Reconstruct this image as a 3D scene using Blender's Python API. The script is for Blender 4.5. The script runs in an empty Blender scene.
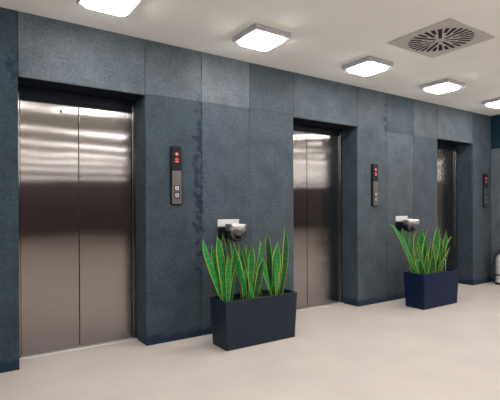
import bpy, bmesh, math, random
from mathutils import Vector, Matrix

C = bpy.context.scene.collection
random.seed(11)
H = 2.75           # ceiling height
OPEN_Z = 2.25     # top of the lift openings
DEPTH = 0.27       # depth of the recess in front of the lift doors

# ------------------------------------------------------------------ helpers
def link_mesh(name, bm, mat, parent=None, smooth=False):
    me = bpy.data.meshes.new(name)
    bmesh.ops.recalc_face_normals(bm, faces=bm.faces[:])
    bm.to_mesh(me); bm.free()
    for m in (mat if isinstance(mat, (list, tuple)) else [mat]):
        me.materials.append(m)
    if smooth:
        for p in me.polygons: p.use_smooth = True
    o = bpy.data.objects.new(name, me); C.objects.link(o)
    if parent is not None: o.parent = parent
    return o

def tag(o, label=None, cat=None, group=None, kind=None):
    if label: o['label'] = label
    if cat: o['category'] = cat
    if group: o['group'] = group
    if kind: o['kind'] = kind
    return o

def empty(name, loc, label=None, cat=None, group=None, kind=None):
    o = bpy.data.objects.new(name, None); C.objects.link(o)
    o.empty_display_size = 0.1
    o.location = loc
    return tag(o, label, cat, group, kind)

def copy_tree(o, parent=None):
    kids = [c for c in bpy.data.objects if c.parent == o]
    c = o.copy(); C.objects.link(c)
    if parent is not None: c.parent = parent
    for k in kids: copy_tree(k, c)
    return c

def box(bm, x0, x1, y0, y1, z0, z1, bev=0.0, seg=2):
    r = bmesh.ops.create_cube(bm, size=1.0)
    vs = r['verts']
    for v in vs:
        v.co = Vector(((x0+x1)/2 + v.co.x*(x1-x0), (y0+y1)/2 + v.co.y*(y1-y0), (z0+z1)/2 + v.co.z*(z1-z0)))
    if bev > 0:
        es = list({e for v in vs for e in v.link_edges})
        bmesh.ops.bevel(bm, geom=es, offset=bev, segments=seg, affect='EDGES', profile=0.5)

def rounded_outline(w, d, r, n=6):
    pts = []
    for cx, cy, a0 in ((w/2-r, d/2-r, 0), (-w/2+r, d/2-r, 90), (-w/2+r, -d/2+r, 180), (w/2-r, -d/2+r, 270)):
        for i in range(n+1):
            a = math.radians(a0 + 90*i/n)
            pts.append((cx + r*math.cos(a), cy + r*math.sin(a)))
    return pts

def loft(bm, rings, cap0=True, cap1=True, closed=True):
    vr = [[bm.verts.new(p) for p in ring] for ring in rings]
    n = len(vr[0])
    for a, b in zip(vr, vr[1:]):
        for i in range(n if closed else n-1):
            j = (i+1) % n
            bm.faces.new((a[i], a[j], b[j], b[i]))
    if cap0: bm.faces.new(vr[0][::-1])
    if cap1: bm.faces.new(vr[-1])
    return vr

def lathe(bm, prof, n=32, a0=0.0, a1=2*math.pi, c=(0, 0, 0)):
    full = abs(a1-a0-2*math.pi) < 1e-6
    cols = n if full else n+1
    rings = []
    for r, z in prof:
        rings.append([(c[0]+max(r, 1e-4)*math.cos(a0+(a1-a0)*i/n), c[1]+max(r, 1e-4)*math.sin(a0+(a1-a0)*i/n), c[2]+z) for i in range(cols)])
    loft(bm, rings, True, True, full)

def tube(bm, pts, r, n=8):
    pts = [Vector(p) for p in pts]; rings = []
    for i, p in enumerate(pts):
        t = (pts[min(i+1, len(pts)-1)] - pts[max(i-1, 0)]).normalized()
        u = t.cross(Vector((0.31, 0.2, 0.93))).normalized(); v = t.cross(u)
        rings.append([tuple(p + r*(u*math.cos(2*math.pi*k/n) + v*math.sin(2*math.pi*k/n))) for k in range(n)])
    loft(bm, rings)

# ---------------------------------------------------------------- materials
def new_mat(name):
    m = bpy.data.materials.new(name); m.use_nodes = True
    nt = m.node_tree
    return m, nt, nt.nodes['Principled BSDF']

def plain(name, col, rough=0.5, metal=0.0, spec=0.5, noise=0.0, nscale=40):
    m, nt, b = new_mat(name)
    b.inputs['Roughness'].default_value = rough
    b.inputs['Metallic'].default_value = metal
    b.inputs['Specular IOR Level'].default_value = spec
    if noise > 0:
        tc = nt.nodes.new('ShaderNodeTexCoord'); n = nt.nodes.new('ShaderNodeTexNoise')
        n.inputs['Scale'].default_value = nscale; n.inputs['Detail'].default_value = 4
        nt.links.new(tc.outputs['Object'], n.inputs['Vector'])
        rp = nt.nodes.new('ShaderNodeValToRGB')
        rp.color_ramp.elements[0].position = 0.3; rp.color_ramp.elements[1].position = 0.7
        rp.color_ramp.elements[0].color = [c*(1-noise) for c in col] + [1]
        rp.color_ramp.elements[1].color = [min(1, c*(1+noise)) for c in col] + [1]
        nt.links.new(n.outputs['Fac'], rp.inputs['Fac']); nt.links.new(rp.outputs['Color'], b.inputs['Base Color'])
    else:
        b.inputs['Base Color'].default_value = (*col, 1)
    return m

def glow(name, col, strength):
    m, nt, b = new_mat(name)
    b.inputs['Base Color'].default_value = (*col, 1)
    b.inputs['Emission Color'].default_value = (*col, 1)
    b.inputs['Emission Strength'].default_value = strength
    return m

def math_node(nt, op, a, b=None, c=None):
    n = nt.nodes.new('ShaderNodeMath'); n.operation = op
    for i, v in enumerate((a, b, c)):
        if v is None: continue
        if isinstance(v, (int, float)): n.inputs[i].default_value = v
        else: nt.links.new(v, n.inputs[i])
    return n.outputs[0]

def mix_col(nt, fac, a, b, blend='MIX'):
    n = nt.nodes.new('ShaderNodeMix'); n.data_type = 'RGBA'; n.blend_type = blend
    for s, v in ((0, fac), (6, a), (7, b)):
        if isinstance(v, (int, float)): n.inputs[s].default_value = v
        elif isinstance(v, tuple): n.inputs[s].default_value = (*v, 1)
        else: nt.links.new(v, n.inputs[s])
    return n.outputs[2]

def stone_material():
    """honed blue-grey slate: fine grain, cloudy mottling, a tone for each slab, a stained slab edge"""
    m, nt, b = new_mat('slate_panel')
    tc = nt.nodes.new('ShaderNodeTexCoord'); pos = tc.outputs['Object']
    fine = nt.nodes.new('ShaderNodeTexNoise'); fine.inputs['Scale'].default_value = 48; fine.inputs['Detail'].default_value = 6
    fine.inputs['Roughness'].default_value = 0.7
    cloud = nt.nodes.new('ShaderNodeTexNoise'); cloud.inputs['Scale'].default_value = 4.5; cloud.inputs['Detail'].default_value = 7
    cloud.inputs['Roughness'].default_value = 0.62
    nt.links.new(pos, fine.inputs['Vector']); nt.links.new(pos, cloud.inputs['Vector'])
    att = nt.nodes.new('ShaderNodeAttribute'); att.attribute_name = 'slab_tone'
    base = mix_col(nt, att.outputs['Fac'], STONE_A, STONE_B)
    f1 = nt.nodes.new('ShaderNodeMapRange'); f1.inputs[1].default_value = 0.3; f1.inputs[2].default_value = 0.7
    f1.inputs[3].default_value = 0.62; f1.inputs[4].default_value = 1.38; nt.links.new(fine.outputs['Fac'], f1.inputs[0])
    f2 = nt.nodes.new('ShaderNodeMapRange'); f2.inputs[1].default_value = 0.3; f2.inputs[2].default_value = 0.72
    f2.inputs[3].default_value = 0.74; f2.inputs[4].default_value = 1.24; nt.links.new(cloud.outputs['Fac'], f2.inputs[0])
    fac = math_node(nt, 'MULTIPLY', f1.outputs[0], f2.outputs[0])
    vm = nt.nodes.new('ShaderNodeVectorMath'); vm.operation = 'SCALE'
    nt.links.new(base, vm.inputs[0]); nt.links.new(fac, vm.inputs['Scale'])
    # damp stain along the edge of one slab and two small stains, each a blotch of its own in the stone
    sep = nt.nodes.new('ShaderNodeSeparateXYZ'); nt.links.new(pos, sep.inputs[0])
    st = nt.nodes.new('ShaderNodeTexNoise'); st.inputs['Scale'].default_value = 16; st.inputs['Detail'].default_value = 5
    nt.links.new(pos, st.inputs['Vector'])
    def blotch(cx, cz, rx, rz):
        dx = math_node(nt, 'DIVIDE', math_node(nt, 'SUBTRACT', sep.outputs[0], cx), rx)
        dz = math_node(nt, 'DIVIDE', math_node(nt, 'SUBTRACT', sep.outputs[2], cz), rz)
        d = math_node(nt, 'ADD', math_node(nt, 'MULTIPLY', dx, dx), math_node(nt, 'MULTIPLY', dz, dz))
        e = math_node(nt, 'SUBTRACT', 0.75, d)
        e = math_node(nt, 'ADD', e, math_node(nt, 'MULTIPLY', math_node(nt, 'SUBTRACT', st.outputs['Fac'], 0.5), 6.5))
        n = nt.nodes.new('ShaderNodeClamp'); nt.links.new(e, n.inputs[0]); return n.outputs[0]
    s = math_node(nt, 'MAXIMUM', blotch(1.895, 1.45, 0.065, 0.95), math_node(nt, 'MAXIMUM', blotch(0.325, 2.3, 0.05, 0.22), blotch(4.635, 2.4, 0.03, 0.3)))
    # darker band with an uneven noisy edge along the foot of the wall
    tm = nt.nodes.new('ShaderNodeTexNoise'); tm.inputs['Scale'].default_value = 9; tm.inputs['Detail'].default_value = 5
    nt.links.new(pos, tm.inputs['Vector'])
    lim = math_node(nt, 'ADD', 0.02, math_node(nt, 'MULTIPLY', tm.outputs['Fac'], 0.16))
    foot_band = nt.nodes.new('ShaderNodeClamp'); nt.links.new(math_node(nt, 'DIVIDE', math_node(nt, 'SUBTRACT', lim, sep.outputs[2]), 0.05), foot_band.inputs[0])
    s = math_node(nt, 'MAXIMUM', s, foot_band.outputs[0])
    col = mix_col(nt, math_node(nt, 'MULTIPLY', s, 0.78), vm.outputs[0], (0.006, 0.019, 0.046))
    nt.links.new(col, b.inputs['Base Color'])
    b.inputs['Roughness'].default_value = 0.5
    b.inputs['Specular IOR Level'].default_value = 0.15
    bp = nt.nodes.new('ShaderNodeBump'); bp.inputs['Strength'].default_value = 0.25; bp.inputs['Distance'].default_value = 0.004
    nt.links.new(fine.outputs['Fac'], bp.inputs['Height']); nt.links.new(bp.outputs['Normal'], b.inputs['Normal'])
    return m

def floor_material():
    m, nt, b = new_mat('beige_floor_tile')
    tc = nt.nodes.new('ShaderNodeTexCoord')
    br = nt.nodes.new('ShaderNodeTexBrick'); br.offset = 0.0
    br.inputs['Scale'].default_value = 1.0; br.inputs['Brick Width'].default_value = 0.9; br.inputs['Row Height'].default_value = 0.9
    br.inputs['Mortar Size'].default_value = 0.003; br.inputs['Mortar Smooth'].default_value = 0.4
    br.inputs['Color1'].default_value = (*FLOOR_COL, 1); br.inputs['Color2'].default_value = (*[c*0.97 for c in FLOOR_COL], 1)
    br.inputs['Mortar'].default_value = (*[c*0.92 for c in FLOOR_COL], 1)
    nt.links.new(tc.outputs['Object'], br.inputs['Vector'])
    n = nt.nodes.new('ShaderNodeTexNoise'); n.inputs['Scale'].default_value = 2.2; n.inputs['Detail'].default_value = 6
    nt.links.new(tc.outputs['Object'], n.inputs['Vector'])
    r = nt.nodes.new('ShaderNodeMapRange'); r.inputs[1].default_value = .3; r.inputs[2].default_value = .7; r.inputs[3].default_value = .95; r.inputs[4].default_value = 1.05
    nt.links.new(n.outputs['Fac'], r.inputs[0])
    vm = nt.nodes.new('ShaderNodeVectorMath'); vm.operation = 'SCALE'
    nt.links.new(br.outputs['Color'], vm.inputs[0]); nt.links.new(r.outputs[0], vm.inputs['Scale'])
    nt.links.new(vm.outputs[0], b.inputs['Base Color'])
    b.inputs['Roughness'].default_value = 0.42; b.inputs['Specular IOR Level'].default_value = 0.35
    return m

def brushed_steel(name, col, rough=0.115, aniso=1.0, swing=0.55):
    """vertically brushed: reflections smear sideways"""
    m, nt, b = new_mat(name)
    b.inputs['Metallic'].default_value = 1.0
    b.inputs['Roughness'].default_value = rough
    b.inputs['Anisotropic'].default_value = aniso
    tv = nt.nodes.new('ShaderNodeCombineXYZ'); tv.inputs[0].default_value = 1.0
    nt.links.new(tv.outputs[0], b.inputs['Tangent'])
    tc = nt.nodes.new('ShaderNodeTexCoord'); mp = nt.nodes.new('ShaderNodeMapping'); mp.inputs['Scale'].default_value = (260, 260, 2)
    n = nt.nodes.new('ShaderNodeTexNoise'); n.inputs['Scale'].default_value = 1; n.inputs['Detail'].default_value = 3
    nt.links.new(tc.outputs['Object'], mp.inputs['Vector']); nt.links.new(mp.outputs['Vector'], n.inputs['Vector'])
    r = nt.nodes.new('ShaderNodeMapRange'); r.inputs[3].default_value = .92; r.inputs[4].default_value = 1.08
    nt.links.new(n.outputs['Fac'], r.inputs[0])
    vm = nt.nodes.new('ShaderNodeVectorMath'); vm.operation = 'SCALE'; vm.inputs[0].default_value = col
    nt.links.new(r.outputs[0], vm.inputs['Scale']); nt.links.new(vm.outputs[0], b.inputs['Base Color'])
    # upright brush grooves: the normal swings sideways from groove to groove
    gm = nt.nodes.new('ShaderNodeMapping'); gm.inputs['Scale'].default_value = (900, 0, 0)
    gn = nt.nodes.new('ShaderNodeTexNoise'); gn.inputs['Scale'].default_value = 1; gn.inputs['Detail'].default_value = 2
    nt.links.new(tc.outputs['Object'], gm.inputs['Vector']); nt.links.new(gm.outputs['Vector'], gn.inputs['Vector'])
    gx = nt.nodes.new('ShaderNodeCombineXYZ')
    nt.links.new(math_node(nt, 'MULTIPLY', math_node(nt, 'SUBTRACT', gn.outputs['Fac'], 0.5), swing), gx.inputs[0])
    w = nt.nodes.new('ShaderNodeTexNoise'); w.inputs['Scale'].default_value = 1.6; w.inputs['Detail'].default_value = 1
    nt.links.new(tc.outputs['Object'], w.inputs['Vector'])
    bp = nt.nodes.new('ShaderNodeBump'); bp.inputs['Strength'].default_value = 0.35; bp.inputs['Distance'].default_value = 0.006
    nt.links.new(w.outputs['Fac'], bp.inputs['Height'])
    ad = nt.nodes.new('ShaderNodeVectorMath'); ad.operation = 'ADD'
    nt.links.new(bp.outputs['Normal'], ad.inputs[0]); nt.links.new(gx.outputs[0], ad.inputs[1])
    nz = nt.nodes.new('ShaderNodeVectorMath'); nz.operation = 'NORMALIZE'; nt.links.new(ad.outputs[0], nz.inputs[0])
    nt.links.new(nz.outputs[0], b.inputs['Normal'])
    return m

def leaf_material():
    """green blade with wavy dark cross bands and a yellow margin along both edges"""
    m, nt, b = new_mat('variegated_leaf')
    uv = nt.nodes.new('ShaderNodeUVMap'); uv.uv_map = 'blade'
    sep = nt.nodes.new('ShaderNodeSeparateXYZ'); nt.links.new(uv.outputs['UV'], sep.inputs[0])
    tc = nt.nodes.new('ShaderNodeTexCoord')
    n = nt.nodes.new('ShaderNodeTexNoise'); n.inputs['Scale'].default_value = 9; n.inputs['Detail'].default_value = 3
    nt.links.new(tc.outputs['Object'], n.inputs['Vector'])
    edge = math_node(nt, 'ABSOLUTE', math_node(nt, 'SUBTRACT', sep.outputs[0], 0.5))
    edge = math_node(nt, 'ADD', edge, math_node(nt, 'MULTIPLY', math_node(nt, 'SUBTRACT', n.outputs['Fac'], .5), .12))
    mask = nt.nodes.new('ShaderNodeMapRange'); mask.inputs[1].default_value = .39; mask.inputs[2].default_value = .43
    nt.links.new(edge, mask.inputs[0])
    band = math_node(nt, 'SINE', math_node(nt, 'ADD', math_node(nt, 'MULTIPLY', sep.outputs[1], 75.0), math_node(nt, 'MULTIPLY', n.outputs['Fac'], 14.0)))
    bf = nt.nodes.new('ShaderNodeMapRange'); bf.inputs[1].default_value = -.5; bf.inputs[2].default_value = .6; nt.links.new(band, bf.inputs[0])
    oi = nt.nodes.new('ShaderNodeObjectInfo')
    green = mix_col(nt, oi.outputs['Random'], (0.004, 0.065, 0.016), (0.010, 0.31, 0.062))
    dark = mix_col(nt, oi.outputs['Random'], (0.003, 0.036, 0.011), (0.007, 0.22, 0.046))
    g = mix_col(nt, bf.outputs[0], dark, green)
    col = mix_col(nt, mask.outputs[0], g, (0.33, 0.40, 0.04))
    nt.links.new(col, b.inputs['Base Color'])
    b.inputs['Roughness'].default_value = 0.5; b.inputs['Specular IOR Level'].default_value = 0.25
    return m
LEAVES_NEAR = [
    ('A', 1.723, 0.968, 1.795, 0.747, 1.938, 0.386, -0.405, 0.057),
    ('A', 1.832, 0.927, 1.872, 0.703, 1.953, 0.386, -0.375, 0.044),
    ('A', 1.855, 0.991, 1.894, 0.76, 1.935, 0.386, -0.435, 0.075),
    ('A', 1.957, 1.01, 1.982, 0.745, 1.994, 0.386, -0.345, 0.05),
    ('A', 1.949, 0.829, 1.953, 0.643, 1.945, 0.386, -0.455, 0.049),
    ('A', 2.029, 0.858, 2.028, 0.642, 2.002, 0.386, -0.425, 0.063),
    ('A', 2.01, 0.962, 2.073, 0.775, 2.045, 0.386, -0.335, 0.037),
    ('B', 2.018, 0.931, 2.075, 0.693, 2.175, 0.386, -0.435, 0.054),
    ('B', 2.095, 0.916, 2.138, 0.703, 2.198, 0.386, -0.405, 0.064),
    ('B', 2.171, 0.91, 2.203, 0.674, 2.216, 0.386, -0.355, 0.047),
    ('B', 2.229, 0.896, 2.239, 0.688, 2.251, 0.386, -0.335, 0.047),
    ('B', 2.206, 0.886, 2.205, 0.684, 2.183, 0.386, -0.445, 0.064),
    ('B', 2.326, 0.942, 2.348, 0.799, 2.238, 0.386, -0.385, 0.052),
    ('B', 2.401, 0.908, 2.37, 0.698, 2.299, 0.386, -0.345, 0.043),
    ('B', 2.328, 0.759, 2.293, 0.613, 2.232, 0.386, -0.455, 0.065),
    ('C', 2.44, 0.994, 2.463, 0.752, 2.474, 0.386, -0.365, 0.058),
    ('C', 2.54, 0.832, 2.533, 0.626, 2.518, 0.386, -0.335, 0.049),
    ('C', 2.527, 0.907, 2.508, 0.687, 2.485, 0.386, -0.425, 0.082),
    ('C', 2.613, 0.822, 2.593, 0.627, 2.533, 0.386, -0.385, 0.054),
    ('C', 2.599, 1.06, 2.617, 0.787, 2.545, 0.386, -0.435, 0.073),
    ('C', 2.316, 0.788, 2.361, 0.617, 2.437, 0.386, -0.455, 0.047),
    ('C', 2.483, 0.866, 2.518, 0.669, 2.53, 0.386, -0.355, 0.044),
    ('A', 2.072, 0.796, 2.044, 0.59, 2.023, 0.385, -0.32, 0.056),
    ('A', 1.927, 0.831, 1.942, 0.608, 1.934, 0.385, -0.37, 0.038),
    ('A', 1.95, 0.736, 1.973, 0.56, 2.0, 0.385, -0.382, 0.04),
    ('A', 2.055, 0.789, 2.004, 0.587, 1.972, 0.385, -0.453, 0.038),
    ('B', 2.194, 0.605, 2.239, 0.495, 2.268, 0.385, -0.332, 0.04),
    ('B', 2.43, 0.674, 2.379, 0.53, 2.356, 0.385, -0.317, 0.051),
    ('B', 2.257, 0.771, 2.205, 0.578, 2.169, 0.385, -0.316, 0.042),
    ('B', 2.14, 0.64, 2.182, 0.512, 2.207, 0.385, -0.469, 0.049),
    ('B', 2.156, 0.686, 2.139, 0.536, 2.121, 0.385, -0.427, 0.046),
    ('C', 2.46, 0.774, 2.474, 0.58, 2.464, 0.385, -0.47, 0.036),
    ('C', 2.606, 0.609, 2.555, 0.497, 2.537, 0.385, -0.346, 0.048),
    ('C', 2.321, 0.648, 2.377, 0.517, 2.412, 0.385, -0.318, 0.052),
    ('C', 2.656, 0.688, 2.595, 0.536, 2.568, 0.385, -0.42, 0.053)]
LEAVES_FAR = [
    ('A', 4.155, 1.033, 4.365, 0.872, 4.617, 0.384, -0.44, 0.06),
    ('A', 4.425, 0.989, 4.53, 0.803, 4.767, 0.384, -0.41, 0.055),
    ('A', 4.61, 0.921, 4.639, 0.709, 4.695, 0.384, -0.38, 0.056),
    ('A', 4.643, 0.949, 4.593, 0.743, 4.503, 0.384, -0.47, 0.061),
    ('A', 4.392, 0.778, 4.467, 0.642, 4.571, 0.384, -0.49, 0.042),
    ('A', 4.654, 0.583, 4.565, 0.571, 4.459, 0.384, -0.51, 0.042),
    ('A', 4.644, 0.766, 4.584, 0.647, 4.521, 0.384, -0.49, 0.049),
    ('B', 4.829, 0.965, 4.838, 0.724, 4.823, 0.384, -0.39, 0.082),
    ('B', 4.847, 0.986, 4.815, 0.756, 4.785, 0.384, -0.47, 0.1),
    ('B', 4.92, 0.846, 4.877, 0.643, 4.907, 0.384, -0.37, 0.057),
    ('B', 4.965, 0.848, 4.942, 0.645, 4.878, 0.384, -0.44, 0.083),
    ('B', 4.58, 0.818, 4.669, 0.643, 4.794, 0.384, -0.5, 0.049),
    ('B', 4.811, 0.745, 4.78, 0.611, 4.762, 0.384, -0.5, 0.062),
    ('C', 5.085, 1.005, 5.052, 0.756, 4.925, 0.384, -0.46, 0.09),
    ('C', 5.229, 0.836, 5.206, 0.653, 5.111, 0.384, -0.41, 0.066),
    ('C', 5.391, 0.942, 5.379, 0.748, 5.247, 0.384, -0.38, 0.054),
    ('C', 5.411, 0.851, 5.273, 0.719, 5.132, 0.384, -0.46, 0.042),
    ('C', 5.418, 0.722, 5.348, 0.592, 5.184, 0.384, -0.42, 0.053),
    ('C', 4.937, 0.764, 4.979, 0.623, 4.978, 0.384, -0.5, 0.063),
    ('C', 5.191, 0.686, 5.146, 0.586, 5.027, 0.384, -0.49, 0.052),
    ('A', 4.747, 0.795, 4.701, 0.59, 4.697, 0.384, -0.374, 0.057),
    ('A', 4.663, 0.751, 4.681, 0.567, 4.695, 0.384, -0.364, 0.056),
    ('A', 4.73, 0.68, 4.746, 0.532, 4.767, 0.384, -0.49, 0.038),
    ('A', 4.89, 0.643, 4.832, 0.513, 4.79, 0.384, -0.512, 0.047),
    ('B', 4.881, 0.747, 4.916, 0.565, 4.933, 0.384, -0.38, 0.045),
    ('B', 4.953, 0.612, 4.903, 0.498, 4.87, 0.384, -0.436, 0.038),
    ('B', 5.082, 0.755, 5.009, 0.57, 4.992, 0.384, -0.386, 0.045),
    ('B', 4.956, 0.675, 4.92, 0.529, 4.887, 0.384, -0.443, 0.055),
    ('C', 5.265, 0.721, 5.271, 0.553, 5.275, 0.384, -0.396, 0.042),
    ('C', 5.078, 0.694, 5.139, 0.539, 5.149, 0.384, -0.352, 0.049),
    ('C', 5.138, 0.625, 5.167, 0.505, 5.17, 0.384, -0.474, 0.055),
    ('C', 5.197, 0.79, 5.161, 0.587, 5.139, 0.384, -0.402, 0.052),
    ('C', 5.181, 0.671, 5.159, 0.528, 5.14, 0.384, -0.437, 0.051)]
YAW, PITCH, ROLL = 0.587773, -0.0039587, -0.0041686
ROWS = (-4.3, -6.1, -7.9, -9.6, -12.0, -16.2)
ROW_X = (-3.6, -0.4, 2.8, 6.0, 9.2, 12.4, 15.6, 18.8)
STRIP_POWER = 12.0
EXPOSURE = -0.02
STONE_A = (0.006, 0.027, 0.045)
STONE_B = (0.140, 0.158, 0.176)
FLOOR_COL = (0.595, 0.532, 0.492)
LAMP_POWER = 37.0

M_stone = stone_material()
M_floor = floor_material()
M_ceil = plain('ceiling_plaster', (0.87, 0.875, 0.84), 0.9, spec=0.1, noise=0.02, nscale=3)
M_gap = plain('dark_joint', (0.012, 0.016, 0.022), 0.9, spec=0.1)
M_door = brushed_steel('brushed_steel_door', (0.285, 0.265, 0.25))
M_frame = brushed_steel('door_frame_steel', (0.26, 0.245, 0.24), 0.15)
M_head = plain('dark_header_metal', (0.008, 0.011, 0.018), 0.4, 0.0, spec=0.12)
M_sill = plain('pale_sill_metal', (0.72, 0.68, 0.66), 0.4, 0.3)
M_black = plain('black_plastic', (0.005, 0.007, 0.012), 0.3, spec=0.25)
M_steel = plain('satin_steel', (0.62, 0.60, 0.59), 0.28, 1.0, noise=0.05, nscale=90)
M_bowl = plain('dark_satin_steel', (0.17, 0.16, 0.165), 0.22, 1.0)
M_panel = plain('brushed_panel_steel', (0.16, 0.145, 0.14), 0.38, 0.9, noise=0.05, nscale=90)
M_white = plain('white_plate', (0.72, 0.73, 0.75), 0.4)
M_lampframe = plain('grey_lamp_frame', (0.42, 0.42, 0.45), 0.5)
M_diff = glow('lamp_diffuser', (1.0, 0.985, 0.965), LAMP_POWER)
M_strip = glow('strip_diffuser', (1.0, 0.985, 0.965), STRIP_POWER)
M_ventplate = plain('vent_plate', (0.53, 0.515, 0.49), 0.6)
M_ventdark = plain('vent_duct', (0.008, 0.011, 0.022), 0.8)
M_pot_grey = plain('charcoal_planter', (0.0105, 0.0185, 0.033), 0.45, spec=0.25, noise=0.08, nscale=150)
M_pot_navy = plain('navy_planter', (0.003, 0.0115, 0.044), 0.45, spec=0.15, noise=0.08, nscale=150)
M_soil = plain('potting_soil', (0.018, 0.014, 0.011), 0.95, noise=0.5, nscale=90)
M_leaf = leaf_material()
M_red = glow('red_display_light', (1.0, 0.16, 0.11), 0.65)
M_far = plain('dark_brown_wall', (0.135, 0.108, 0.115), 0.6, noise=0.15, nscale=3)
M_side = plain('white_wall', (0.78, 0.77, 0.75), 0.8)
M_ext = plain('silver_cylinder', (0.62, 0.62, 0.63), 0.3, 0.35)
M_rubber = plain('black_rubber', (0.010, 0.013, 0.02), 0.6)

# ------------------------------------------------------------- the setting
XL, XR, YF = -6.0, 22.0, -17.0
def struct(name, bm, mat):
    return tag(link_mesh(name, bm, mat), kind='structure')

bm = bmesh.new(); box(bm, XL-.1, XR+.1, YF-.1, 0.45, -0.12, 0.0); struct('floor', bm, M_floor)
bm = bmesh.new(); box(bm, XL-.1, XR+.1, YF-.1, 0.45, H, H+0.12); struct('ceiling', bm, M_ceil)
bm = bmesh.new(); box(bm, XL-.1, XL, YF, 0.4, 0, H); struct('wall_left', bm, M_side)
bm = bmesh.new(); box(bm, XR, XR+.1, YF, 0.4, 0, H); struct('wall_right', bm, M_side)
bm = bmesh.new(); box(bm, XL, XR, YF-.1, YF, 0, H); struct('wall_front', bm, M_far)

OPEN = [(0.358, 1.365), (3.073, 4.102), (5.789, 6.737)]

def slab_wall(name, slabs, axis='y', at=0.0):
    """stone slabs 18 mm thick, open 4 mm joints over a dark backing; one mesh"""
    bm = bmesh.new()
    lay = bm.faces.layers.float.new('slab_tone')
    g = 0.0025
    def paint(before, tone, mi):
        for f in bm.faces:
            if f not in before:
                f[lay] = tone; f.material_index = mi
    for s in slabs:
        before = set(bm.faces)
        x0, x1, y0, y1, z0, z1, tone, mi = s
        bx = g*.7 if (mi == 0 and x1-x0 > .1) else 0
        by = g if (mi == 0 and y1-y0 > .1) else 0
        bz = g*.2 if (mi == 0 and z1-z0 > .1) else 0
        box(bm, x0+bx, x1-bx, y0+by, y1-by, z0+(bz if z0 > .01 else 0), z1-(bz if z1 < H-.01 else 0), 0.0015 if mi == 0 else 0, 1)
        paint(before, tone, mi)
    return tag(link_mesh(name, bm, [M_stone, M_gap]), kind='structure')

T = 0.018
slabs = []
def front(x0, x1, z0, z1, tone): slabs.append((x0, x1, 0.0, T, z0, z1, tone, 0))
def backing(x0, x1, z0, z1): slabs.append((x0, x1, T, 0.42, z0, z1, 0.0, 1))
# far left of the frame and beyond
backing(XL, OPEN[0][0]-T, 0, H)
for x0, x1, tn in ((-6, -4.2, .4), (-4.2, -2.6, .5), (-2.6, -1.5, .3), (-1.5, -.55, .45), (-.55, OPEN[0][0], .20)):
    front(x0, x1, 0, H, tn)
# over each opening
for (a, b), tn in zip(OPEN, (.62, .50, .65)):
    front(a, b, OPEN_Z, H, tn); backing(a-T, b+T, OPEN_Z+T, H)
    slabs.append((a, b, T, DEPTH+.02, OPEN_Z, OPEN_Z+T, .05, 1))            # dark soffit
    slabs.append((a-T, a, T, DEPTH+.15, 0, OPEN_Z, .3, 0))                   # left reveal
    slabs.append((b, b+T, T, DEPTH+.15, 0, OPEN_Z, .3, 0))                   # right reveal
# piers between the lifts
backing(OPEN[0][1]+T, OPEN[1][0]-T, 0, H); backing(OPEN[1][1]+T, OPEN[2][0]-T, 0, H); backing(OPEN[2][1]+T, XR, 0, H)
for x0, x1, tu, tl, zs in ((OPEN[0][1], 1.928, .62, .30, 2.262), (1.928, 2.489, .84, .44, 2.268), (2.489, OPEN[1][0], .46, .46, 2.275),
                       (OPEN[1][1], 4.662, .50, .50, 2.25), (4.662, 5.227, .36, .56, 2.245), (5.227, OPEN[2][0], .60, .45, 2.24)):
    front(x0, x1, 0, zs, tl); front(x0, x1, zs, H, tu)
front(OPEN[2][1], 7.285, 0, H, .40)
for x0, x1 in ((7.285, 9.5), (9.5, 11.5), (11.5, XR)): front(x0, x1, 0, H, .35)
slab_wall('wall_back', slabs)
# short return wall at the right edge of the picture
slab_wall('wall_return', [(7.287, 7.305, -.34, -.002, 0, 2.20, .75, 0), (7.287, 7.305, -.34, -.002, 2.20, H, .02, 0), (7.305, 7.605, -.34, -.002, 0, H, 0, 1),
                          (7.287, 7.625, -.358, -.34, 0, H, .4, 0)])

# --------------------------------------------------------------- lift doors
def lift(idx, a, b, seam, header_z, label):
    cx = (a+b)/2
    root = empty('door_%d' % idx, (cx, DEPTH, 0), label, 'elevator door', None, 'structure')
    def P(name, bm, mat, parent=root, smooth=False):
        bmesh.ops.translate(bm, verts=bm.verts[:], vec=(-cx, -DEPTH, 0))
        return link_mesh(name, bm, mat, parent, smooth)
    y = DEPTH
    fr = 0.036
    for x0, x1 in ((a, a+fr), (b-fr, b)):
        bm = bmesh.new(); box(bm, x0+.001, x1-.001, y-.012, y+.10, 0.0, OPEN_Z-.001, .003, 2); P('door_jamb', bm, M_frame)
    bm = bmesh.new(); box(bm, a+fr, b-fr, y-.012, y+.10, header_z, OPEN_Z-.001, .003, 2)
    box(bm, a+fr, b-fr, y-.020, y-.012, header_z+.045, header_z+.056, .002, 1)
    P('header', bm, M_head)
    bm = bmesh.new(); box(bm, a+.001, b-.001, y-.035, y+.10, 0.0, .010, .002, 1); P('sill', bm, M_sill)
    for k, (x0, x1) in enumerate(((a+fr, seam), (seam, b-fr))):
        bm = bmesh.new(); box(bm, x0+.003, x1-.003, y+.012, y+.045, .014, header_z, .002, 2)
        d = P('door_panel', bm, M_door)
        if k == 0:
            kx = seam - .145
            bm = bmesh.new()
            for v in bmesh.ops.create_cone(bm, cap_ends=True, segments=20, radius1=.011, radius2=.011, depth=.006)['verts']:
                v.co = Vector((kx + v.co.x, y + .0115 + v.co.z, 2.078 + v.co.y))
            bmesh.ops.translate(bm, verts=bm.verts[:], vec=(-cx, -DEPTH, 0))
            link_mesh('keyhole', bm, M_black, d)
    # dark shaft behind the doors
    bm = bmesh.new(); box(bm, a+fr, b-fr, y+.06, y+.10, 0.012, header_z); P('shaft_backing', bm, M_gap)
    return root

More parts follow.
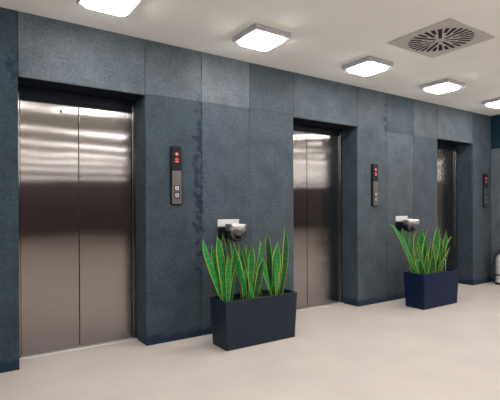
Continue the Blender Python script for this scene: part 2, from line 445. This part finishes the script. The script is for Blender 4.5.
lift(1, *OPEN[0], 0.857, 2.137, 'two-leaf brushed steel elevator door nearest the camera, at the left of the photo')
lift(2, *OPEN[1], 3.517, 2.167, 'two-leaf brushed steel elevator door between the two planters, with the middle recess')
lift(3, *OPEN[2], 6.263, 2.167, 'narrow-looking brushed steel elevator door furthest away, behind the far planter')

# ------------------------------------------------------------- call panels
def glyph_boxes(bm, rows, x0, z0, px, y0, y1):
    for r, row in enumerate(rows):
        for c, ch in enumerate(row):
            if ch == '#':
                box(bm, x0+c*px+px*.06, x0+(c+1)*px-px*.06, y0, y1, z0-(r+1)*px+px*.06, z0-r*px-px*.06)
ARROW = ['..#..', '.###.', '#####', '..#..', '..#..']
TWO = ['.###.', '#...#', '...#.', '..#..', '#####']
def call_panel(x, zc, label):
    root = empty('call_panel', (x, 0, zc), label, 'elevator call panel', 'call panels beside the lifts')
    w, h = .108, .545
    def plate(w, z0, z1, y0, y1, rt, rb):
        bm = bmesh.new(); pts = []
        for cx, cz, a0, r in ((w/2-rt, z1-rt, 0, rt), (-w/2+rt, z1-rt, 90, rt), (-w/2+rb, z0+rb, 180, rb), (w/2-rb, z0+rb, 270, rb)):
            for i in range(6):
                a = math.radians(a0+90*i/5); pts.append((cx+r*math.cos(a), cz+r*math.sin(a)))
        loft(bm, [[(p[0], y1, p[1]) for p in pts], [(p[0], y0+.003, p[1]) for p in pts], [(p[0]*.96, y0, z0+(p[1]-z0)*.99+.002) for p in pts]])
        return bm
    link_mesh('housing', plate(w, -h/2, h/2, -.026, -.001, .016, .012), M_black, root)
    d = link_mesh('display', plate(w-.014, .050, h/2-.008, -.031, -.026, .012, .002), M_black, root)
    s = link_mesh('button_plate', plate(w-.014, -h/2+.008, .045, -.031, -.026, .002, .010), M_panel, root)
    s['label'] = 'brushed steel lower plate'
    bm = bmesh.new(); glyph_boxes(bm, ARROW, -.0175, .215, .007, -.0325, -.031); link_mesh('arrow_sign', bm, M_red, d)
    bm = bmesh.new(); glyph_boxes(bm, TWO, -.0175, .158, .007, -.0325, -.031); link_mesh('floor_number', bm, M_red, d)
    for bz in (-.118, -.183):
        bm = bmesh.new(); box(bm, -.019, .019, -.036, -.031, bz-.019, bz+.019, .003, 2)
        bt = link_mesh('button', bm, M_steel, s)
        bm = bmesh.new(); box(bm, -.027, .027, -.033, -.0305, bz-.027, bz+.027, .002, 1); link_mesh('button_surround', bm, M_black, s)
        up = bz > -.15
        bm = bmesh.new()
        tri = [(-.009, bz-.006), (.009, bz-.006), (0, bz+.009)] if up else [(-.009, bz+.006), (.009, bz+.006), (0, bz-.009)]
        loft(bm, [[(p[0], -.0375, p[1]) for p in tri], [(p[0], -.0358, p[1]) for p in tri]])
        bm2 = bm
        a = link_mesh('button_arrow', bm2, M_black, s)
    return root
call_panel(1.654, 1.540, 'black and steel call panel with red arrow and digit, beside the nearest elevator')
call_panel(4.407, 1.528, 'black and steel call panel with red display, beside the middle elevator above the far planter')
call_panel(7.080, 1.512, 'black call panel with red display beside the furthest elevator, at right edge of photo')

# --------------------------------------------------------- wall ashtrays
def ashtray(x, label):
    root = empty('wall_ashtray', (x, 0, .908), label, 'ashtray', 'steel ashtrays on the wall')
    bm = bmesh.new(); box(bm, -.135, .113, -.008, -.001, .145, .216, .002, 1)
    p = link_mesh('back_plate', bm, M_white, root); p['label'] = 'pale wall plate'
    for sx in (-.118, .098):
        bm = bmesh.new()
        for v in bmesh.ops.create_cone(bm, cap_ends=True, segments=12, radius1=.006, radius2=.005, depth=.004)['verts']:
            v.co = Vector((sx+v.co.x, -.0095+v.co.z, .195+v.co.y))
        link_mesh('screw', bm, M_steel, p)
    cx = .015
    bm = bmesh.new()
    # round cup with a rounded foot, held off the wall by a dark bracket
    cx = -.012; c = (cx, -.15, 0)
    lathe(bm, [(.018, .004), (.050, .012), (.078, .034), (.096, .066), (.102, .098), (.102, .112), (.095, .112), (.090, .07), (.06, .03)], 40, c=c)
    link_mesh('bowl', bm, M_bowl, root, True)
    bm = bmesh.new()
    lathe(bm, [(.1035, .106), (.107, .107), (.107, .172), (.105, .174), (.100, .174), (.098, .170), (.096, .106)], 40, c=c)
    link_mesh('rim_band', bm, M_steel, root, True)
    bm = bmesh.new(); box(bm, cx-.10, cx+.10, -.088, -.001, .02, .140, .004, 1)
    box(bm, -.132, cx-.10, -.05, -.001, .02, .140, .003, 1); link_mesh('bracket', bm, M_black, root)
    return root
ashtray(2.235, 'steel wall ashtray with pale plate above the near planter')
ashtray(4.969, 'steel wall ashtray with pale plate above the far planter')

# ------------------------------------------------------ planters and plants
def planter(x0, x1, y0, y1, h, mat, label):
    cx, cy = (x0+x1)/2, (y0+y1)/2; w, d = x1-x0, y1-y0
    root = empty('planter', (cx, cy, 0), label, 'planter', 'rectangular planters')
    bm = bmesh.new()
    def ring(s, z, inset=0.0, r=.016):
        return [(p[0], p[1], z) for p in rounded_outline((w-.042*(1-s))-2*inset, (d-.03*(1-s))-2*inset, max(r-inset*.4, .004), 5)]
    loft(bm, [ring(0, 0, .004), ring(0, .004), ring(.5, h*.5), ring(1, h-.005), ring(1, h, .004), ring(1, h, .014), ring(1, h-.006, .018), ring(.9, h-.065, .018)], True, True)
    link_mesh('pot', bm, mat, root)
    bm = bmesh.new(); n = 26; m = 9; V = []
    for i in range(n+1):
        V.append([bm.verts.new((-w/2+.024+(w-.048)*i/n, -d/2+.022+(d-.044)*j/m, h-.050+random.uniform(-.006, .006))) for j in range(m+1)])
    for i in range(n):
        for j in range(m): bm.faces.new((V[i][j], V[i+1][j], V[i+1][j+1], V[i][j+1]))
    link_mesh('soil', bm, M_soil, root, True)
    return root
planter(1.862, 2.668, -.552, -.262, .430, M_pot_grey, 'charcoal grey rectangular planter of snake plants standing by the wall, nearest the camera')
planter(4.595, 5.352, -.590, -.295, .430, M_pot_navy, 'dark navy rectangular planter of snake plants standing further back, left of the furthest elevator')

def make_leaf(root, org, tip, mid, base, width, seed):
    rnd = random.Random(seed)
    A, B, D = Vector(base), Vector(mid), Vector(tip)
    ctrl = B*2 - (A+D)*.5                                     # quadratic through the middle point
    n = 18; facing = rnd.uniform(-.7, .7); tw = rnd.uniform(.3, 1.9)
    bm = bmesh.new(); uvl = bm.loops.layers.uv.new('blade')
    prof = [(-1, 0), (-.72, .5), (-.36, .85), (0, 1.0), (.36, .85), (.72, .5), (1, 0)]
    rows = []
    for i in range(n+1):
        t = i/n
        p = A*(1-t)**2 + ctrl*2*t*(1-t) + D*t*t
        tg = ((ctrl-A)*2*(1-t) + (D-ctrl)*2*t).normalized()
        # blade width: narrow foot, widest past the middle, drawn out to a point
        wv = width*.5*((.50+.50*math.sin(math.pi*min(1, t/.55)*.5)) * (1-max(0, (t-.55)/.45)**1.9))
        wv = max(wv, .0008)*(1+.05*math.sin(9*t+seed))
        ang = facing + (t-.4)*tw*(1 if seed % 2 else -1)
        side = Vector((math.cos(ang), math.sin(ang), 0)); side = (side - tg*side.dot(tg)).normalized()
        nrm = tg.cross(side).normalized()
        cup = .22*wv
        th = .0035*(1-.7*t)
        front = [bm.verts.new(p + side*wv*u + nrm*(cup*(1-q))) for u, q in prof]
        back = [bm.verts.new(p + side*wv*u*.98 + nrm*(cup*(1-q) - th)) for u, q in prof[::-1]]
        rows.append((front+back, t))
    m = len(prof); us = [(q[0]+1)/2 for q in prof]; us = us + us[::-1]
    for (r0, t0), (r1, t1) in zip(rows, rows[1:]):
        for k in range(2*m):
            j = (k+1) % (2*m)
            f = bm.faces.new((r0[k], r0[j], r1[j], r1[k]))
            for lp, (uu, vv) in zip(f.loops, ((us[k], t0), (us[j], t0), (us[j], t1), (us[k], t1))): lp[uvl].uv = (uu, vv)
    bm.faces.new(rows[0][0][::-1]); bm.faces.new(rows[-1][0])
    bmesh.ops.translate(bm, verts=bm.verts[:], vec=-Vector(org))
    return link_mesh('leaf', bm, M_leaf, root, True)

def plants(data, labels, xlim, ylim, zs, group):
    for key in 'ABC':
        rows = [r for r in data if r[0] == key]
        bx = sum(min(max(r[5], xlim[0]), xlim[1]) for r in rows)/len(rows); by = (ylim[0]+ylim[1])/2
        root = empty('snake_plant', (bx, by, zs), labels[key], 'plant', group)
        for i, (c, tx, tz, mx, mz, b0, bz, y, w) in enumerate(rows):
            b0 = min(max(b0, xlim[0]), xlim[1]); yb = min(max(y, ylim[0]), ylim[1])
            make_leaf(root, (bx, by, zs), (tx, y+.0, tz), (mx, y, mz), (b0, yb, zs-.004), w*1.12, i*7+ord(c)*3)

plants(LEAVES_NEAR, {'A': 'tall yellow-edged snake plant at the left end of the near charcoal planter',
                     'B': 'yellow-edged snake plant in the middle of the near charcoal planter',
                     'C': 'tall yellow-edged snake plant at the right end of the near charcoal planter'},
       (1.92, 2.605), (-.48, -.31), .386, 'snake plants in the near planter')
plants(LEAVES_FAR, {'A': 'snake plant with long leaves arching left, left end of the far navy planter',
                    'B': 'broad-leaved snake plant in the middle of the far navy planter',
                    'C': 'snake plant leaning right at the right end of the far navy planter'},
       (4.645, 5.29), (-.52, -.35), .384, 'snake plants in the far planter')

def stick(x, y, z0, z1, label):
    bm = bmesh.new(); tube(bm, [(0, 0, 0), (0.001, 0, (z1-z0)*.5), (0, 0, z1-z0)], .003, 6)
    lathe(bm, [(.0035, 0), (.0045, .004), (.0045, .012), (.003, .016)], 8, c=(0, 0, z1-z0-.008))
    o = link_mesh('level_stick', bm, M_white); o.location = (x, y, z0)
    tag(o, label, 'stick', 'thin sticks in the planters')
stick(2.605, -.39, .380, .492, 'thin pale stick standing in the soil at the right end of the near planter')
stick(5.30, -.43, .376, .545, 'thin pale stick standing in the soil at the right end of the far planter')

# ------------------------------------------------------------ ceiling vent
def vent(cx, cy, label):
    root = empty('ceiling_vent', (cx, cy, H), label, 'ceiling vent')
    w, d = .70, .62
    bm = bmesh.new(); box(bm, -w/2, w/2, -d/2, d/2, -.0075, -.0052, .0008, 1)
    tmp = link_mesh('plate', bm, M_ventplate)
    bm = bmesh.new()
    n = 28
    for k in range(n):
        a = 2*math.pi*(k+.5)/n
        r0, r1 = ((.045, .275), (.165, .275), (.105, .275), (.165, .275))[k % 4]
        hw = .0170
        ca, sa = math.cos(a), math.sin(a)
        ring = [(r0, -hw*.8), (r1, -hw*1.1), (r1, hw*1.1), (r0, hw*.8)]
        loft(bm, [[(r*ca-t*sa, r*sa+t*ca, -.03) for r, t in ring], [(r*ca-t*sa, r*sa+t*ca, .01) for r, t in ring]])
    cut = link_mesh('cutter', bm, M_ventplate)
    md = tmp.modifiers.new('slots', 'BOOLEAN'); md.operation = 'DIFFERENCE'; md.object = cut; md.solver = 'EXACT'
    bpy.context.view_layer.update()
    dg = bpy.context.evaluated_depsgraph_get()
    me = bpy.data.meshes.new_from_object(tmp.evaluated_get(dg))
    tmp.modifiers.clear(); tmp.data = me
    bpy.data.objects.remove(cut, do_unlink=True)
    tmp.parent = root
    bm = bmesh.new(); lathe(bm, [(.29, -.0045), (.29, -.0005)], 40)
    q = link_mesh('duct', bm, M_ventdark, root); q['label'] = 'dark opening behind the slots'
    bm = bmesh.new(); lathe(bm, [(.010, -.010), (.012, -.0076)], 16); link_mesh('screw', bm, M_steel, root)
    return root
vent(3.605, -1.44, 'square ceiling vent with a round fan of dark radial slots')

# ----------------------------------------------------------- ceiling lamps
def lamp(x, y, label, group):
    root = empty('ceiling_lamp', (x, y, H), label, 'ceiling lamp', group)
    s = .378
    bm = bmesh.new()
    R = lambda w, z, r: [(p[0], p[1], z) for p in rounded_outline(w, w, r, 5)]
    loft(bm, [R(s, -.001, .014), R(s, -.036, .014), R(s-.014, -.048, .014), R(s-.058, -.048, .045), R(s-.058, -.030, .045)], True, True)
    link_mesh('lamp_frame', bm, M_lampframe, root)
    bm = bmesh.new(); w = s-.066
    loft(bm, [R(w, -.032, .045), R(w, -.058, .045), R(w-.008, -.066, .048), R(w-.030, -.071, .055), R(w-.10, -.075, .06), R(w-.22, -.076, .04)], True, True)
    link_mesh('diffuser', bm, M_diff, root, True)
    return root
proto = lamp(.878, -.635, 'square grey-rimmed ceiling lamp nearest the camera, above the nearest elevator', 'square lamps along the ceiling')
for x, lb in ((2.192, 'second square ceiling lamp from the left, above the near planter'),
              (3.562, 'third square ceiling lamp from the left, above the middle elevator'),
              (4.905, 'fourth square ceiling lamp from the left, right of and behind the ceiling vent'),
              (6.345, 'furthest square ceiling lamp, cut by the right edge of the photo')):
    o = copy_tree(proto); o.location = (x, -.635, H); o['label'] = lb
# the rest of the lobby's lamps, out of the frame around and behind the camera: seen mirrored in the steel doors
def strip(x, y):
    root = empty('strip_lamp', (x, y, H), 'long narrow ceiling lamp further out in the lobby, mirrored in the steel doors', 'ceiling lamp', 'strip lamps over the rest of the lobby')
    bm = bmesh.new(); box(bm, -1.2, 1.2, -.10, .10, -.05, -.001, .004, 1); link_mesh('lamp_frame', bm, M_lampframe, root)
    bm = bmesh.new(); box(bm, -1.18, 1.18, -.07, .07, -.075, -.0505, .012, 2); link_mesh('diffuser', bm, M_strip, root)
    return root
for x in (-2.6, -1.2, .2, 1.6, 3.0, 4.4, 5.8, 7.2, 8.6):
    o = copy_tree(proto); o.location = (x, -2.45, H)
    o['label'] = 'square ceiling lamp over the middle of the lobby, mirrored in the steel doors'
    o['group'] = 'lamps over the middle of the lobby'
sp = strip(ROW_X[0], ROWS[0])
for y in ROWS:
    for x in ROW_X:
        if (x, y) == (ROW_X[0], ROWS[0]): continue
        o = copy_tree(sp); o.location = (x, y, H)

# -------------------------------------------------------- fire extinguisher
root = empty('fire_extinguisher', (7.194, -.205, 0), 'silver fire extinguisher with black top and hose on the floor at the right edge', 'fire extinguisher')
bm = bmesh.new(); lathe(bm, [(.078, .018), (.084, .03), (.084, .40), (.078, .435), (.055, .462), (.030, .475), (.028, .49)], 32); link_mesh('cylinder', bm, M_ext, root, True)
bm = bmesh.new(); lathe(bm, [(.086, 0), (.088, .004), (.088, .034), (.085, .036)], 32); link_mesh('base_ring', bm, M_rubber, root, True)
bm = bmesh.new(); lathe(bm, [(.024, .485), (.026, .49), (.026, .525), (.015, .53)], 20); link_mesh('valve', bm, M_rubber, root, True)
bm = bmesh.new(); box(bm, -.10, .03, -.012, .012, .548, .560, .003, 1); box(bm, -.09, .03, -.010, .010, .520, .530, .003, 1); box(bm, .0, .025, -.012, .012, .52, .56, .003, 1)
link_mesh('handle', bm, M_rubber, root)
hd = Vector((-.72, .60, 0))
bm = bmesh.new(); tube(bm, [hd*.02+Vector((0, 0, .508)), hd*.06+Vector((0, 0, .500)), hd*.095+Vector((0, 0, .465)), hd*.112+Vector((0, 0, .40)), hd*.112+Vector((0, 0, .28)), hd*.112+Vector((0, 0, .16)), hd*.112+Vector((0, 0, .06))], .021, 10)
link_mesh('hose', bm, M_rubber, root, True)
bm = bmesh.new(); lathe(bm, [(.0855, .145), (.0875, .148), (.0875, .165), (.0855, .168)], 32); link_mesh('hose_clip', bm, M_rubber, root)

# ------------------------------------------------------------------- camera
cam = bpy.data.cameras.new('camera'); co = bpy.data.objects.new('camera', cam); C.objects.link(co)
cam.sensor_fit = 'HORIZONTAL'; cam.sensor_width = 36.0; cam.lens = 431.108/500*36; cam.shift_y = 0.022
cam.clip_start = .05
yaw, pitch, roll = YAW, PITCH, ROLL
cy, sy = math.cos(yaw), math.sin(yaw)
f0 = Vector((sy, cy, 0)); r0 = Vector((cy, -sy, 0)); u0 = Vector((0, 0, 1))
fw = f0*math.cos(pitch) + u0*math.sin(pitch); up = u0*math.cos(pitch) - f0*math.sin(pitch)
rt = r0*math.cos(roll) + up*math.sin(roll); uu = up*math.cos(roll) - r0*math.sin(roll)
co.matrix_world = Matrix(((rt.x, uu.x, -fw.x, 0), (rt.y, uu.y, -fw.y, -3.73288), (rt.z, uu.z, -fw.z, 1.22351), (0, 0, 0, 1)))
bpy.context.scene.camera = co

# ---------------------------------------------------------- world and view
w = bpy.data.worlds.new('world'); bpy.context.scene.world = w; w.use_nodes = True
w.node_tree.nodes['Background'].inputs[0].default_value = (.5, .55, .6, 1); w.node_tree.nodes['Background'].inputs[1].default_value = .3
sc = bpy.context.scene
sc.view_settings.view_transform = 'Standard'; sc.view_settings.look = 'None'
sc.view_settings.exposure = EXPOSURE; sc.view_settings.gamma = 1.0; sc.view_settings.use_curve_mapping = False
sc.cycles.max_bounces = 10; sc.cycles.diffuse_bounces = 6; sc.cycles.use_denoising = True
sc.cycles.sample_clamp_indirect = 6
